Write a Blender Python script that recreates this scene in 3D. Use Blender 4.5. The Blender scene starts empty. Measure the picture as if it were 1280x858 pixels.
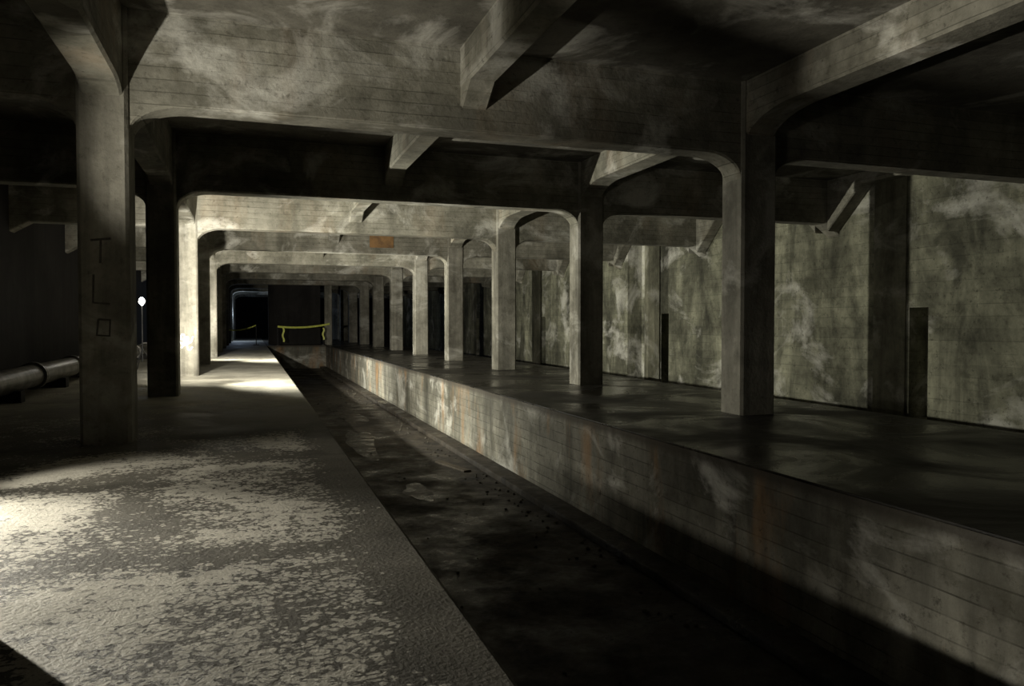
import bpy, bmesh, math, random
from mathutils import Vector
random.seed(4)
D=bpy.data; C=bpy.context
COL=C.scene.collection
C.scene.view_settings.view_transform='Standard'

# ---------------------------------------------------------------- materials
class NT:
    def __init__(s,name):
        s.m=D.materials.new(name); s.m.use_nodes=True
        s.t=s.m.node_tree; s.b=s.t.nodes['Principled BSDF']
        s.pos=s.t.nodes.new('ShaderNodeNewGeometry').outputs['Position']
    def n(s,typ,ins=None,**kw):
        nd=s.t.nodes.new(typ)
        for k,v in kw.items(): setattr(nd,k,v)
        for k,v in (ins or {}).items():
            if isinstance(v,bpy.types.NodeSocket): s.t.links.new(v,nd.inputs[k])
            else: nd.inputs[k].default_value=v
        return nd
    def noise(s,scale,detail=6,vec=None,rough=.6,dist=0):
        return s.n('ShaderNodeTexNoise',{'Vector':vec or s.pos,'Scale':scale,'Detail':detail,'Roughness':rough,'Distortion':dist}).outputs['Fac']
    def stretch(s,v):
        return s.n('ShaderNodeVectorMath',{0:s.pos,1:v},operation='MULTIPLY').outputs[0]
    def math(s,op,a,b=0.0,clamp=False):
        return s.n('ShaderNodeMath',{0:a,1:b},operation=op,use_clamp=clamp).outputs[0]
    def rng(s,v,a,b,c=0.,d=1.):
        return s.n('ShaderNodeMapRange',{'Value':v,'From Min':a,'From Max':b,'To Min':c,'To Max':d}).outputs[0]
    def mix(s,f,a,b,bt='MIX'):
        nd=s.t.nodes.new('ShaderNodeMix'); nd.data_type='RGBA'; nd.blend_type=bt
        for i,v in ((0,f),(6,a),(7,b)):
            if isinstance(v,bpy.types.NodeSocket): s.t.links.new(v,nd.inputs[i])
            else:
                nd.inputs[i].default_value = v if i==0 else (v[0],v[1],v[2],1)
        return nd.outputs[2]
    def val(s,v):
        return s.n('ShaderNodeCombineColor',{0:v,1:v,2:v}).outputs[0]
    def out(s,col,rough,height=None,bs=.4,bd=.02,spec=.3):
        for k,v in (('Base Color',col),('Roughness',rough),('Specular IOR Level',spec)):
            if isinstance(v,bpy.types.NodeSocket): s.t.links.new(v,s.b.inputs[k])
            elif k=='Base Color': s.b.inputs[k].default_value=(*v[:3],1)
            else: s.b.inputs[k].default_value=v
        if height is not None:
            bp=s.n('ShaderNodeBump',{'Height':height,'Strength':bs,'Distance':bd})
            s.t.links.new(bp.outputs[0],s.b.inputs['Normal'])
        return s.m

def concrete(name,dark,light,board=0,streak=.5,bsz=.17,white=0,rust=0,rough=.85,dirt=.5,sx=1.6,band=None,wscale=.55,panel=0):
    t=NT(name)
    big=t.rng(t.noise(.45,8,rough=.65,dist=.4),.34,.66)
    med=t.rng(t.noise(3.5,8,rough=.7),.3,.7)
    f=t.math('ADD',t.math('MULTIPLY',big,.66),t.math('MULTIPLY',med,.34))
    col=t.mix(f,dark,light)
    sep=t.n('ShaderNodeSeparateXYZ',{0:t.pos})
    z=sep.outputs[2]
    if streak:
        st=t.rng(t.noise(1.,6,vec=t.stretch((sx,sx,.2)),rough=.65,dist=.8),.36,.64)
        k=t.rng(st,0,1,1-streak,1.05)
        col=t.mix(1.,col,t.val(k),'MULTIPLY')
    h=t.math('MULTIPLY',t.noise(14,6),.6)
    if panel: # formwork panel tone differences along y
        pn=t.math('FLOOR',t.math('DIVIDE',sep.outputs[1],panel))
        wn=t.n('ShaderNodeTexWhiteNoise',{'W':pn},noise_dimensions='1D').outputs[0]
        col=t.mix(1.,col,t.val(t.rng(wn,0,1,.7,1.14)),'MULTIPLY')
    if board:
        zb=t.math('DIVIDE',t.math('ADD',z,t.math('MULTIPLY',t.noise(.5,2),.06)),bsz)
        wn=t.n('ShaderNodeTexWhiteNoise',{'W':t.math('FLOOR',zb)},noise_dimensions='1D').outputs[0]
        col=t.mix(1.,col,t.val(t.rng(wn,0,1,1-board,1.06)),'MULTIPLY')
        fr=t.math('FRACT',zb)
        ln=t.math('LESS_THAN',fr,.08)
        ln=t.math('MULTIPLY',ln,t.rng(t.noise(1.2,4),.35,.55))
        col=t.mix(t.math('MULTIPLY',ln,.6*board/.3),col,(dark[0]*.5,dark[1]*.5,dark[2]*.5))
        h=t.math('SUBTRACT',h,t.math('MULTIPLY',ln,.6))
    if white:
        w=t.rng(t.noise(wscale,9,rough=.62,dist=.7,vec=t.stretch((1,1,1.4))),.53,.66)
        col=t.mix(t.math('MULTIPLY',w,white),col,(.64,.625,.56))
    if rust:
        r=t.rng(t.noise(.8,6,vec=t.stretch((1,1,.3))),.54,.7)
        col=t.mix(t.math('MULTIPLY',r,rust),col,(.30,.175,.08))
    sp=t.rng(t.noise(9,8,rough=.75),.56,.7)
    col=t.mix(t.math('MULTIPLY',sp,dirt),col,(dark[0]*.45,dark[1]*.42,dark[2]*.4))
    gr=t.rng(t.noise(1.3,9,rough=.72,dist=.3),.52,.66)   # large grime blotches
    col=t.mix(t.math('MULTIPLY',gr,dirt*.6),col,(dark[0]*.8,dark[1]*.8,dark[2]*.75))
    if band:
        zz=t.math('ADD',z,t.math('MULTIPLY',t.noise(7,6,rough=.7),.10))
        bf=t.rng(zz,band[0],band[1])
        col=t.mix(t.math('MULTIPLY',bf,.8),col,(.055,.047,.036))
    return t.out(col,rough,h,.5,.035)

M_frame=concrete('weathered_concrete_frame',(.085,.08,.058),(.45,.43,.35),board=.3,streak=.35,white=.65,rust=.2,sx=.8,dirt=.8)
M_col=concrete('weathered_concrete_column',(.09,.084,.064),(.40,.38,.315),streak=.45,white=.4,sx=2.)
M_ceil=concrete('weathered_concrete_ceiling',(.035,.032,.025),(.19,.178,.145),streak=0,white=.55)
M_wall=concrete('stained_concrete_wall',(.045,.045,.030),(.43,.425,.305),board=.16,streak=.7,white=.65,bsz=.3,sx=.8,dirt=1.,panel=2.3,wscale=.4)
M_pil=concrete('shaded_concrete_pilaster',(.06,.058,.04),(.30,.29,.205),streak=.5,white=.3)  # darker tone than the wall paints in shade on the pilaster strips
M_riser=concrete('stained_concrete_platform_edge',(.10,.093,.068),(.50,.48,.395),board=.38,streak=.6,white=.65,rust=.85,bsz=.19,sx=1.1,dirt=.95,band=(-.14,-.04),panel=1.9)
M_dark=concrete('unlit_dark_concrete',(.010,.009,.008),(.032,.029,.026),streak=.4)  # near-black base colour paints in the darkness of the unlit aisle and end walls

def m_floor():
    t=NT('peeling_paint_platform_floor')
    sx=t.n('ShaderNodeSeparateXYZ',{0:t.pos})
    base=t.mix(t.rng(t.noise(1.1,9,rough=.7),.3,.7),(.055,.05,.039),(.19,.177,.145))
    far_lit=t.rng(sx.outputs[1],12,17)
    base=t.mix(far_lit,base,t.mix(t.rng(t.noise(.8,8,rough=.7),.35,.65),(.18,.168,.135),(.50,.475,.395)))  # far base colour lightened to paint in the pool of corridor light
    reg=t.noise(.42,4,dist=.6)
    fl=t.noise(10,9,rough=.8,dist=.3,vec=t.stretch((.8,1,1)))
    vo=t.n('ShaderNodeTexVoronoi',{'Vector':t.pos,'Scale':17.},feature='DISTANCE_TO_EDGE').outputs['Distance']
    s=t.math('ADD',t.math('MULTIPLY',reg,1.5),t.math('MULTIPLY',fl,1.15))
    s=t.math('ADD',s,t.math('MULTIPLY',vo,.5))
    yb=t.rng(sx.outputs[1],9.,16.,0.,-.25)
    xb=t.rng(sx.outputs[0],.6,1.05,0.,-.3)
    s=t.math('ADD',t.math('ADD',s,yb),xb)
    pm=t.rng(s,1.385,1.42)
    wear=t.rng(t.noise(2.2,7,rough=.7),.3,.6,.65,1.)
    col=t.mix(t.math('MULTIPLY',pm,wear),base,(.65,.615,.525))
    sp=t.rng(t.noise(26,6,rough=.8),.57,.66)
    col=t.mix(t.math('MULTIPLY',sp,.75),col,(.045,.04,.03))
    h=t.math('ADD',t.math('MULTIPLY',pm,.5),t.noise(30,6))
    return t.out(col,t.rng(t.noise(.8,5),.35,.65,.55,.9),h,.7,.02,.35)
M_floor=m_floor()
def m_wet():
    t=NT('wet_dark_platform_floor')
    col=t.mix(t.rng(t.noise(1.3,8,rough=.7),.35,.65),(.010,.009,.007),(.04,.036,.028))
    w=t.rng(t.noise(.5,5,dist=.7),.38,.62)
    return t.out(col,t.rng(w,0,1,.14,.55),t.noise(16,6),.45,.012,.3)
M_wet=m_wet()
def m_bed():
    t=NT('dirt_track_bed')
    col=t.mix(t.rng(t.noise(2.5,9,rough=.75),.35,.65),(.013,.011,.009),(.08,.068,.051))
    w=t.rng(t.noise(.7,7,rough=.7),.4,.62)
    return t.out(col,t.rng(w,0,1,.95,.25),t.noise(11,8,rough=.75),.8,.05,.35)
M_bed=m_bed()
def simple(name,c1,c2,rough=.6,scale=8,metal=0):
    t=NT(name); col=t.mix(t.rng(t.noise(scale,6),.35,.65),c1,c2)
    m=t.out(col,rough,t.noise(scale*3,4),.2,.01); t.b.inputs['Metallic'].default_value=metal
    return m
M_pipe=simple('dusty_steel_pipe',(.06,.057,.05),(.2,.19,.17),.4,3,.2)
M_tape=simple('yellow_caution_tape',(.64,.68,.10),(.82,.86,.22),.4,5)
M_paint=simple('white_spray_paint',(.75,.75,.72),(.9,.9,.87),.6)
M_bpaint=simple('faded_spray_paint',(.05,.047,.037),(.13,.12,.1),.7,6)
M_wood=simple('wet_weathered_wood',(.04,.032,.022),(.12,.10,.07),.6,10)
M_stone=simple('rubble_stone',(.04,.036,.029),(.13,.12,.095),.9,6)
M_black=simple('black_metal',(.01,.01,.01),(.03,.03,.03),.5)
M_rust=simple('rusty_steel',(.14,.085,.045),(.30,.17,.07),.75,3,.1)
def m_water():
    t=NT('silty_puddle_water')
    col=t.mix(t.rng(t.noise(2.5,8,rough=.7),.35,.65),(.010,.008,.006),(.06,.05,.036))
    return t.out(col,t.rng(t.noise(2.2,7,rough=.7),.4,.6,.12,.5),t.noise(4,8),.5,.03,.32)
M_water=m_water()
mb=D.materials.new('lamp_glow'); mb.use_nodes=True
b=mb.node_tree.nodes['Principled BSDF']; b.inputs['Emission Color'].default_value=(1,.97,.88,1); b.inputs['Emission Strength'].default_value=60
M_glow=mb

# ---------------------------------------------------------------- mesh helpers
def obj(name,bm,mat,parent=None,bevel=0,smooth=False):
    bmesh.ops.recalc_face_normals(bm,faces=bm.faces)
    me=D.meshes.new(name); bm.to_mesh(me); bm.free()
    o=D.objects.new(name,me); COL.objects.link(o)
    for m in (mat if isinstance(mat,list) else [mat]): me.materials.append(m)
    if smooth:
        for p in me.polygons: p.use_smooth=True
    if bevel:
        md=o.modifiers.new('bevel','BEVEL'); md.width=bevel; md.segments=2; md.limit_method='ANGLE'; md.angle_limit=math.radians(50)
    if parent: o.parent=parent
    return o
def box(bm,x0,x1,y0,y1,z0,z1):
    v=[bm.verts.new(p) for p in ((x0,y0,z0),(x1,y0,z0),(x1,y1,z0),(x0,y1,z0),(x0,y0,z1),(x1,y0,z1),(x1,y1,z1),(x0,y1,z1))]
    for f in ((3,2,1,0),(4,5,6,7),(0,1,5,4),(1,2,6,5),(2,3,7,6),(3,0,4,7)): bm.faces.new([v[i] for i in f])
def prism(bm,pts,axis,a,b):
    def P(p,t):
        return {'y':(p[0],t,p[1]),'x':(t,p[0],p[1]),'z':(p[0],p[1],t)}[axis]
    A=[bm.verts.new(P(p,a)) for p in pts]; B=[bm.verts.new(P(p,b)) for p in pts]
    n=len(pts)
    bm.faces.new(A); bm.faces.new(B[::-1])
    for i in range(n): bm.faces.new((A[i],A[(i+1)%n],B[(i+1)%n],B[i]))
def strip(bm,pts,zt,axis,a,b,ch=.035):
    def P(u,z,t): return (u,t,z) if axis=='y' else (t,u,z)
    V=[[bm.verts.new(P(u,z,a+ch)),bm.verts.new(P(u,z,b-ch)),bm.verts.new(P(u,z+ch,b)),bm.verts.new(P(u,zt,b)),bm.verts.new(P(u,zt,a)),bm.verts.new(P(u,z+ch,a))] for u,z in pts]
    for p,q in zip(V,V[1:]):
        for i in range(6):
            j=(i+1)%6; bm.faces.new((p[i],p[j],q[j],q[i]))
    for v in (V[0],V[-1]): bm.faces.new(v)
def cyl(bm,p0,p1,r,seg=16,r2=None):
    p0=Vector(p0);p1=Vector(p1);d=(p1-p0);q=d.to_track_quat('Z','Y')
    r2=r if r2 is None else r2
    A=[];B=[]
    for i in range(seg):
        a=2*math.pi*i/seg; u=Vector((math.cos(a),math.sin(a),0))
        A.append(bm.verts.new(p0+q@(u*r))); B.append(bm.verts.new(p1+q@(u*r2)))
    bm.faces.new(A[::-1]); bm.faces.new(B)
    for i in range(seg): bm.faces.new((A[i],A[(i+1)%seg],B[(i+1)%seg],B[i]))
def empty(name,loc=(0,0,0)):
    e=D.objects.new(name,None); e.location=loc; COL.objects.link(e); return e

# ---------------------------------------------------------------- layout
Y1,DY,DEP=11.36,7.01,.65
def FY(n): return Y1+DY*(n-1)
XL0,XL1=-2.14,-1.52
XR0,XR1=8.09,8.80
XM0,XM1=3.06,3.50
XWL,XWR=-6.5,16.5
PE,RE,RE2=1.12,5.35,10.67
ZB,ZC,ZT=4.55,5.80,-1.72
YB,YE=-6.0,95.0
YEND=59.0
FR=list(range(-1,13))

bm=bmesh.new(); box(bm,XWL,XWR,YB,YE,ZT-.3,ZT); obj('floor',bm,M_bed)
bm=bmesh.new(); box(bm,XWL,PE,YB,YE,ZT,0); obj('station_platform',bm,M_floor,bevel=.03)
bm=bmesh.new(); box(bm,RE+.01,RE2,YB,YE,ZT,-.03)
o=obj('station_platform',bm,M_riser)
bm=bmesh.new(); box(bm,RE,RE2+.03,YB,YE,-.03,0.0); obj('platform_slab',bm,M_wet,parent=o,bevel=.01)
bm=bmesh.new(); box(bm,PE,RE,YEND,YE,ZT,-.002); obj('station_platform',bm,M_riser)
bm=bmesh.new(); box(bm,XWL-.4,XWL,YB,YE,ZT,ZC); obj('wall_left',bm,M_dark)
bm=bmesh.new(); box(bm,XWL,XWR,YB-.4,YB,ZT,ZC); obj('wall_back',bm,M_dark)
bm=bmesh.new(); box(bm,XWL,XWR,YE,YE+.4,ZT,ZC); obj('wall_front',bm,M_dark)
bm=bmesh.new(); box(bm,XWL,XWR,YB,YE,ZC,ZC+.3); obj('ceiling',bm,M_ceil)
NICH=[(15.25,15.85),(28.2,28.8),(42.3,42.9),(56.3,56.9)]
bm=bmesh.new()
ys=YB
def q(*p): bm.faces.new([bm.verts.new(x) for x in p])
zt=2.03; zb=-.9
for a,c in NICH+[(YE,YE)]:
    q((XWR,ys,ZT),(XWR,a,ZT),(XWR,a,ZC),(XWR,ys,ZC))
    if a<YE:
        q((XWR,a,zt),(XWR,c,zt),(XWR,c,ZC),(XWR,a,ZC)); q((XWR,a,ZT),(XWR,c,ZT),(XWR,c,zb),(XWR,a,zb))
        X2=XWR+.6
        q((XWR,a,zb),(X2,a,zb),(X2,a,zt),(XWR,a,zt)); q((XWR,c,zb),(X2,c,zb),(X2,c,zt),(XWR,c,zt))
        q((X2,a,zb),(X2,c,zb),(X2,c,zt),(X2,a,zt)); q((XWR,a,zt),(X2,a,zt),(X2,c,zt),(XWR,c,zt)); q((XWR,a,zb),(X2,a,zb),(X2,c,zb),(XWR,c,zb))
    ys=c
bmesh.ops.remove_doubles(bm,verts=bm.verts,dist=1e-4)
obj('wall_right',bm,M_wall)
for i,(a,c) in enumerate(((15.95,17.05),(28.9,30.2),(43.,44.2),(57.,58.2))):
    bm=bmesh.new(); box(bm,XWR-.05,XWR,a,c,ZT,ZC); obj('wall_pilaster',bm,M_pil,bevel=.01)
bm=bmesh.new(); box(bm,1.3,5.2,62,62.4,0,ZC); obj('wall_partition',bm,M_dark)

def column(x0,x1,y0,y1,z0,z1,mat=M_col):
    c=.045
    pts=[(x0+c,y0),(x1-c,y0),(x1,y0+c),(x1,y1-c),(x1-c,y1),(x0+c,y1),(x0,y1-c),(x0,y0+c)]
    bm=bmesh.new(); prism(bm,pts,'z',z0,z1); return obj('concrete_column',bm,mat)
HH,HW=.42,.7
for n in FR:
    y=FY(n)
    column(XL0,XL1,y,y+DEP,0,ZC)
    column(XR0,XR1,y,y+DEP,0,ZC)
column(5.4,5.95,FY(8),FY(8)+.6,0,ZB)

def fil(x,dirn,seg=10):
    p=[]
    for i in range(seg+1):
        a=math.pi/2*i/seg
        p.append((x+dirn*HW*(1-math.cos(a)), ZB-HH+HH*math.sin(a)))
    return p
for n in FR:
    y=FY(n)
    pts=[(XWL,ZB-.3),(XWL+.5,ZB)]
    pts+=fil(XL0,-1)[::-1]+fil(XL1,1)
    pts+=fil(XR0,-1)[::-1]+fil(XR1,1)
    pts+=[(XWR-.5,ZB),(XWR,ZB-.35)]
    bm=bmesh.new(); strip(bm,pts,ZC,'y',y+.07,y+DEP-.07)
    obj('ceiling_beam',bm,M_frame)
def girder(x0,x1,zb,ze,ln,curve):
    bm=bmesh.new()
    for n in FR[:-1]:
        a=FY(n)+DEP-.07; c=FY(n+1)+.07
        pts=[]
        if curve:
            for i in range(9):
                t=math.pi/2*i/8; pts.append((a+ln*(1-math.cos(t)),ze+(zb-ze)*math.sin(t)))
            for i in range(8,-1,-1):
                t=math.pi/2*i/8; pts.append((c-ln*(1-math.cos(t)),ze+(zb-ze)*math.sin(t)))
        else:
            pts+=[(a,ze),(a+ln,zb),(c-ln,zb),(c,ze)]
        strip(bm,pts,ZC,'x',x0,x1)
    obj('ceiling_girder',bm,M_frame)
girder(XL0+.06,XL1-.06,4.75,4.5,.6,True)
girder(XM0,XM1,5.2,4.9,.45,False)
girder(XR0+.06,XR1-.06,5.2,4.72,1.15,True)
girder(XWR-.45,XWR,5.5,4.32,1.3,False)

bm=bmesh.new(); box(bm,4.9,RE-.01,YB+.02,YEND-.02,ZT,ZT+.13); obj('drain_curb',bm,M_bed,bevel=.03)
def puddle(cx,cy,rx,ry,sd):
    rr=random.Random(sd); ph=[rr.uniform(0,6.28) for _ in range(8)]
    bm=bmesh.new(); vs=[]
    for i in range(160):
        a=2*math.pi*i/160; k=1+sum(.2/(j*.55+.6)*math.sin((j+1)*a+ph[j]) for j in range(1,8))
        k=max(.25,k)
        vs.append(bm.verts.new((cx+rx*k*math.cos(a),cy+ry*k*math.sin(a),ZT+.006)))
    bm.faces.new(vs); obj('puddle',bm,M_water)
puddle(3.1,14.9,.28,.7,1); puddle(2.9,21.6,.4,2.4,2); puddle(3.3,29,.45,3.2,3)
bm=bmesh.new()
for i in range(260):
    x=random.gauss(4.55,.2) if i%3 else random.uniform(1.6,4.6)
    x=max(1.4,min(4.82,x)); y=random.uniform(5,40); s=random.uniform(.01,.035)
    if abs(x-4.4)<.5 and abs(y-17.2)<1: continue
    z=ZT+s*.5
    r=bmesh.ops.create_icosphere(bm,subdivisions=1,radius=s)
    for v in r['verts']:
        v.co=Vector((v.co.x*random.uniform(.7,1.4)+x,v.co.y*random.uniform(.7,1.4)+y,v.co.z*random.uniform(.6,1)+z))
obj('rubble',bm,M_stone)
bm=bmesh.new(); box(bm,-.09,.09,-.7,.7,-.02,.02); o=obj('wood_plank',bm,M_wood,bevel=.005); o.location=(4.4,17.2,ZT+.022); o.rotation_euler=(0,0,.25)

e=empty('water_main_pipe')
bm=bmesh.new(); cyl(bm,(-4.7,YB+.05,.42),(-4.7,YE-.05,.42),.25,32); obj('pipe_barrel',bm,M_pipe,e)
bm=bmesh.new()
for k in range(24):
    y=-4+k*4.0
    cyl(bm,(-4.7,y-.05,.42),(-4.7,y+.05,.42),.31,24)
    cyl(bm,(-4.7,y+.07,.42),(-4.7,y+.15,.42),.31,24)
obj('pipe_flanges',bm,M_pipe,e)
bm=bmesh.new()
for k in range(24):
    y=-2+k*4.0
    box(bm,-5.0,-4.4,y-.15,y+.15,0,.24)
obj('pipe_saddles',bm,M_dark,e)

def tape(name,pts,w=.09):
    bm=bmesh.new(); prev=None
    for i,p in enumerate(pts):
        tw=.25*math.sin(i*.9)
        a=bm.verts.new((p[0],p[1]-w*.5*math.sin(tw),p[2]-w*.5*math.cos(tw))); c=bm.verts.new((p[0],p[1]+w*.5*math.sin(tw),p[2]+w*.5*math.cos(tw)))
        if prev: bm.faces.new((prev[0],a,c,prev[1]))
        prev=(a,c)
    return bm
def span(a,c,sag,n=24):
    return [(a[0]+(c[0]-a[0])*t,a[1]+(c[1]-a[1])*t,a[2]+(c[2]-a[2])*t-sag*4*t*(1-t)) for t in [i/n for i in range(n+1)]]
e=empty('caution_tape_barrier')
bm=tape('t',span((1.9,59.4,1.40),(5.75,60.3,1.6),.16),.14); obj('tape_strip',bm,M_tape,e)
bm=bmesh.new()
for x,l in ((2.3,1.05),(5.2,.9)):
    prev=None
    for i in range(9):
        z=1.3-l*i/8; dx=.05*math.sin(i*1.1)
        a=bm.verts.new((x+dx-.06,59.45,z)); c=bm.verts.new((x+dx+.06,59.42,z))
        if prev: bm.faces.new((prev[0],a,c,prev[1]))
        prev=(a,c)
obj('tape_tails',bm,M_tape,e)
bm=bmesh.new()
for x in (1.9,5.2):
    cyl(bm,(x,59.5,0),(x,59.5,1.4),.03,10); cyl(bm,(x,59.5,0),(x,59.5,.05),.2,16)
obj('barrier_posts',bm,M_black,e)
e=empty('caution_tape')
bm=tape('t',span((-1.5,FY(8)+.1,1.15),(.4,FY(8)+.5,1.5),.15),.1); obj('tape_strip',bm,M_tape,e)
bm=bmesh.new(); cyl(bm,(.4,FY(8)+.52,0),(.4,FY(8)+.52,1.55),.03,10); cyl(bm,(.4,FY(8)+.52,0),(.4,FY(8)+.52,.05),.2,16); obj('post',bm,M_black,e)

def graffiti(yy,strokes,mat,w,kind='BEZIER'):
    cu=D.curves.new('graffiti_tag','CURVE'); cu.dimensions='3D'; cu.bevel_depth=w
    for P in strokes:
        if kind=='BEZIER':
            s=cu.splines.new('BEZIER'); s.bezier_points.add(len(P)-1)
            for bp,p in zip(s.bezier_points,P): bp.co=(p[0],yy,p[1]); bp.handle_left_type=bp.handle_right_type='AUTO'
        else:
            s=cu.splines.new('POLY'); s.points.add(len(P)-1)
            for bp,p in zip(s.points,P): bp.co=(p[0],yy,p[1],1)
    o=D.objects.new('graffiti_tag',cu); COL.objects.link(o); cu.materials.append(mat)
graffiti(FY(3)-.008,([(-2.0,1.1),(-1.95,1.28),(-1.9,1.0),(-1.83,1.2),(-1.78,1.02),(-1.66,1.22)],[(-2.0,.86),(-1.88,.98),(-1.78,.8),(-1.68,.9)],[(-2.02,1.05),(-1.95,.95),(-1.7,1.06)]),M_paint,.026)
graffiti(FY(1)-.002,([(-1.98,2.70),(-1.74,2.73)],[(-1.86,2.72),(-1.87,2.40)],[(-1.95,2.25),(-1.96,1.88),(-1.76,1.86)],[(-1.9,1.66),(-1.76,1.65),(-1.77,1.44),(-1.92,1.45),(-1.9,1.66)]),M_bpaint,.014,'POLY')

bm=bmesh.new(); box(bm,4.75,5.75,FY(4)+.035,FY(4)+.066,4.8,5.5)
for x in (4.82,5.68):
    for z in (4.88,5.42): cyl(bm,(x,FY(4)+.035,z),(x,FY(4)+.02,z),.03,8)
obj('rusty_steel_plate',bm,M_rust)

lx,ly,lz=-3.5,28.9,2.37
e=empty('work_lamp')
bm=bmesh.new(); cyl(bm,(lx,ly,.3),(lx,ly,lz-.12),.02,10)
for k in range(3):
    a=k*2.094; cyl(bm,(lx,ly,.75),(lx+.45*math.cos(a),ly+.45*math.sin(a),0.01),.014,8)
obj('tripod_stand',bm,M_black,e)
bm=bmesh.new(); cyl(bm,(lx,ly+.12,lz),(lx,ly-.02,lz),.07,20,.12); obj('reflector_housing',bm,M_black,e)
bm=bmesh.new(); bmesh.ops.create_uvsphere(bm,u_segments=20,v_segments=12,radius=.085)
for v in bm.verts: v.co=Vector((v.co.x+lx,v.co.y*.6+ly-.05,v.co.z*1.6+lz))
obj('bulb',bm,M_glow,e,smooth=True)

# ---------------------------------------------------------------- lights
WC=(1,.95,.82)
WW=(.99,.965,.83)
def aim(o,tgt): o.rotation_euler=(Vector(tgt)-o.location).to_track_quat('-Z','Y').to_euler()
def spot(name,loc,tgt,p,ang,blend=1.,size=.06,col=WC):
    l=D.lights.new(name,'SPOT'); l.energy=p; l.spot_size=math.radians(ang); l.spot_blend=blend; l.shadow_soft_size=size; l.color=col
    o=D.objects.new(name,l); o.location=loc; COL.objects.link(o); aim(o,tgt); return o
def point(name,loc,p,size=.08,col=WC):
    l=D.lights.new(name,'POINT'); l.energy=p; l.shadow_soft_size=size; l.color=col
    o=D.objects.new(name,l); o.location=loc; COL.objects.link(o); return o
A=(-3.6,8.67,1.2)
spot('flashlight_wall',A,(16.5,16.5,3.2),480,50,size=.3)
spot('flashlight_floor',(-4.25,9.15,1.35),(-.5,4.9,0),2300,66,size=.05)
spot('flashlight_floor',A,(.2,9.0,0),330,62,size=.1)
spot('flashlight_beam',(-3.6,8.4,1.2),(.8,11.3,5.2),1850,50)
spot('flashlight_beam',(-3.6,8.4,1.2),(8.3,7.6,5.2),3600,24)
Bp=(-1.93,21.4,1.7)
spot('flashlight_wall',Bp,(16.5,21,2.7),5400,122,col=WW)
spot('flashlight_corridor',(-1.93,20.9,1.7),(1.8,32,3.8),3600,105)
spot('flashlight_corridor',(-1.9,20.9,2.6),(1.4,26,0),1000,125)
spot('flashlight_corridor',(-1.85,34.6,1.6),(3,45,1.5),2600,125)
spot('flashlight_wall',(-1.85,34.6,1.6),(16.5,36,2.8),6500,110,col=WW)
point('work_lamp_light',(lx,ly-.25,lz),4)
point('fill_light',(.3,-1.2,2.2),5,.4)  # added soft fill behind the camera, no lantern stands there
point('far_passage_light',(-1,75,2.5),230,.2,(.6,.75,1))
w=D.worlds.new('World'); C.scene.world=w; w.use_nodes=True
w.node_tree.nodes['Background'].inputs[0].default_value=(.5,.4,.34,1); w.node_tree.nodes['Background'].inputs[1].default_value=.01

cd=D.cameras.new('camera'); cam=D.objects.new('camera',cd); COL.objects.link(cam)
cd.sensor_width=36; cd.lens=27.0; cam.location=(0,0,1.6)
cam.rotation_euler=(math.radians(90-1.43),0,math.radians(-18.8))
C.scene.camera=cam
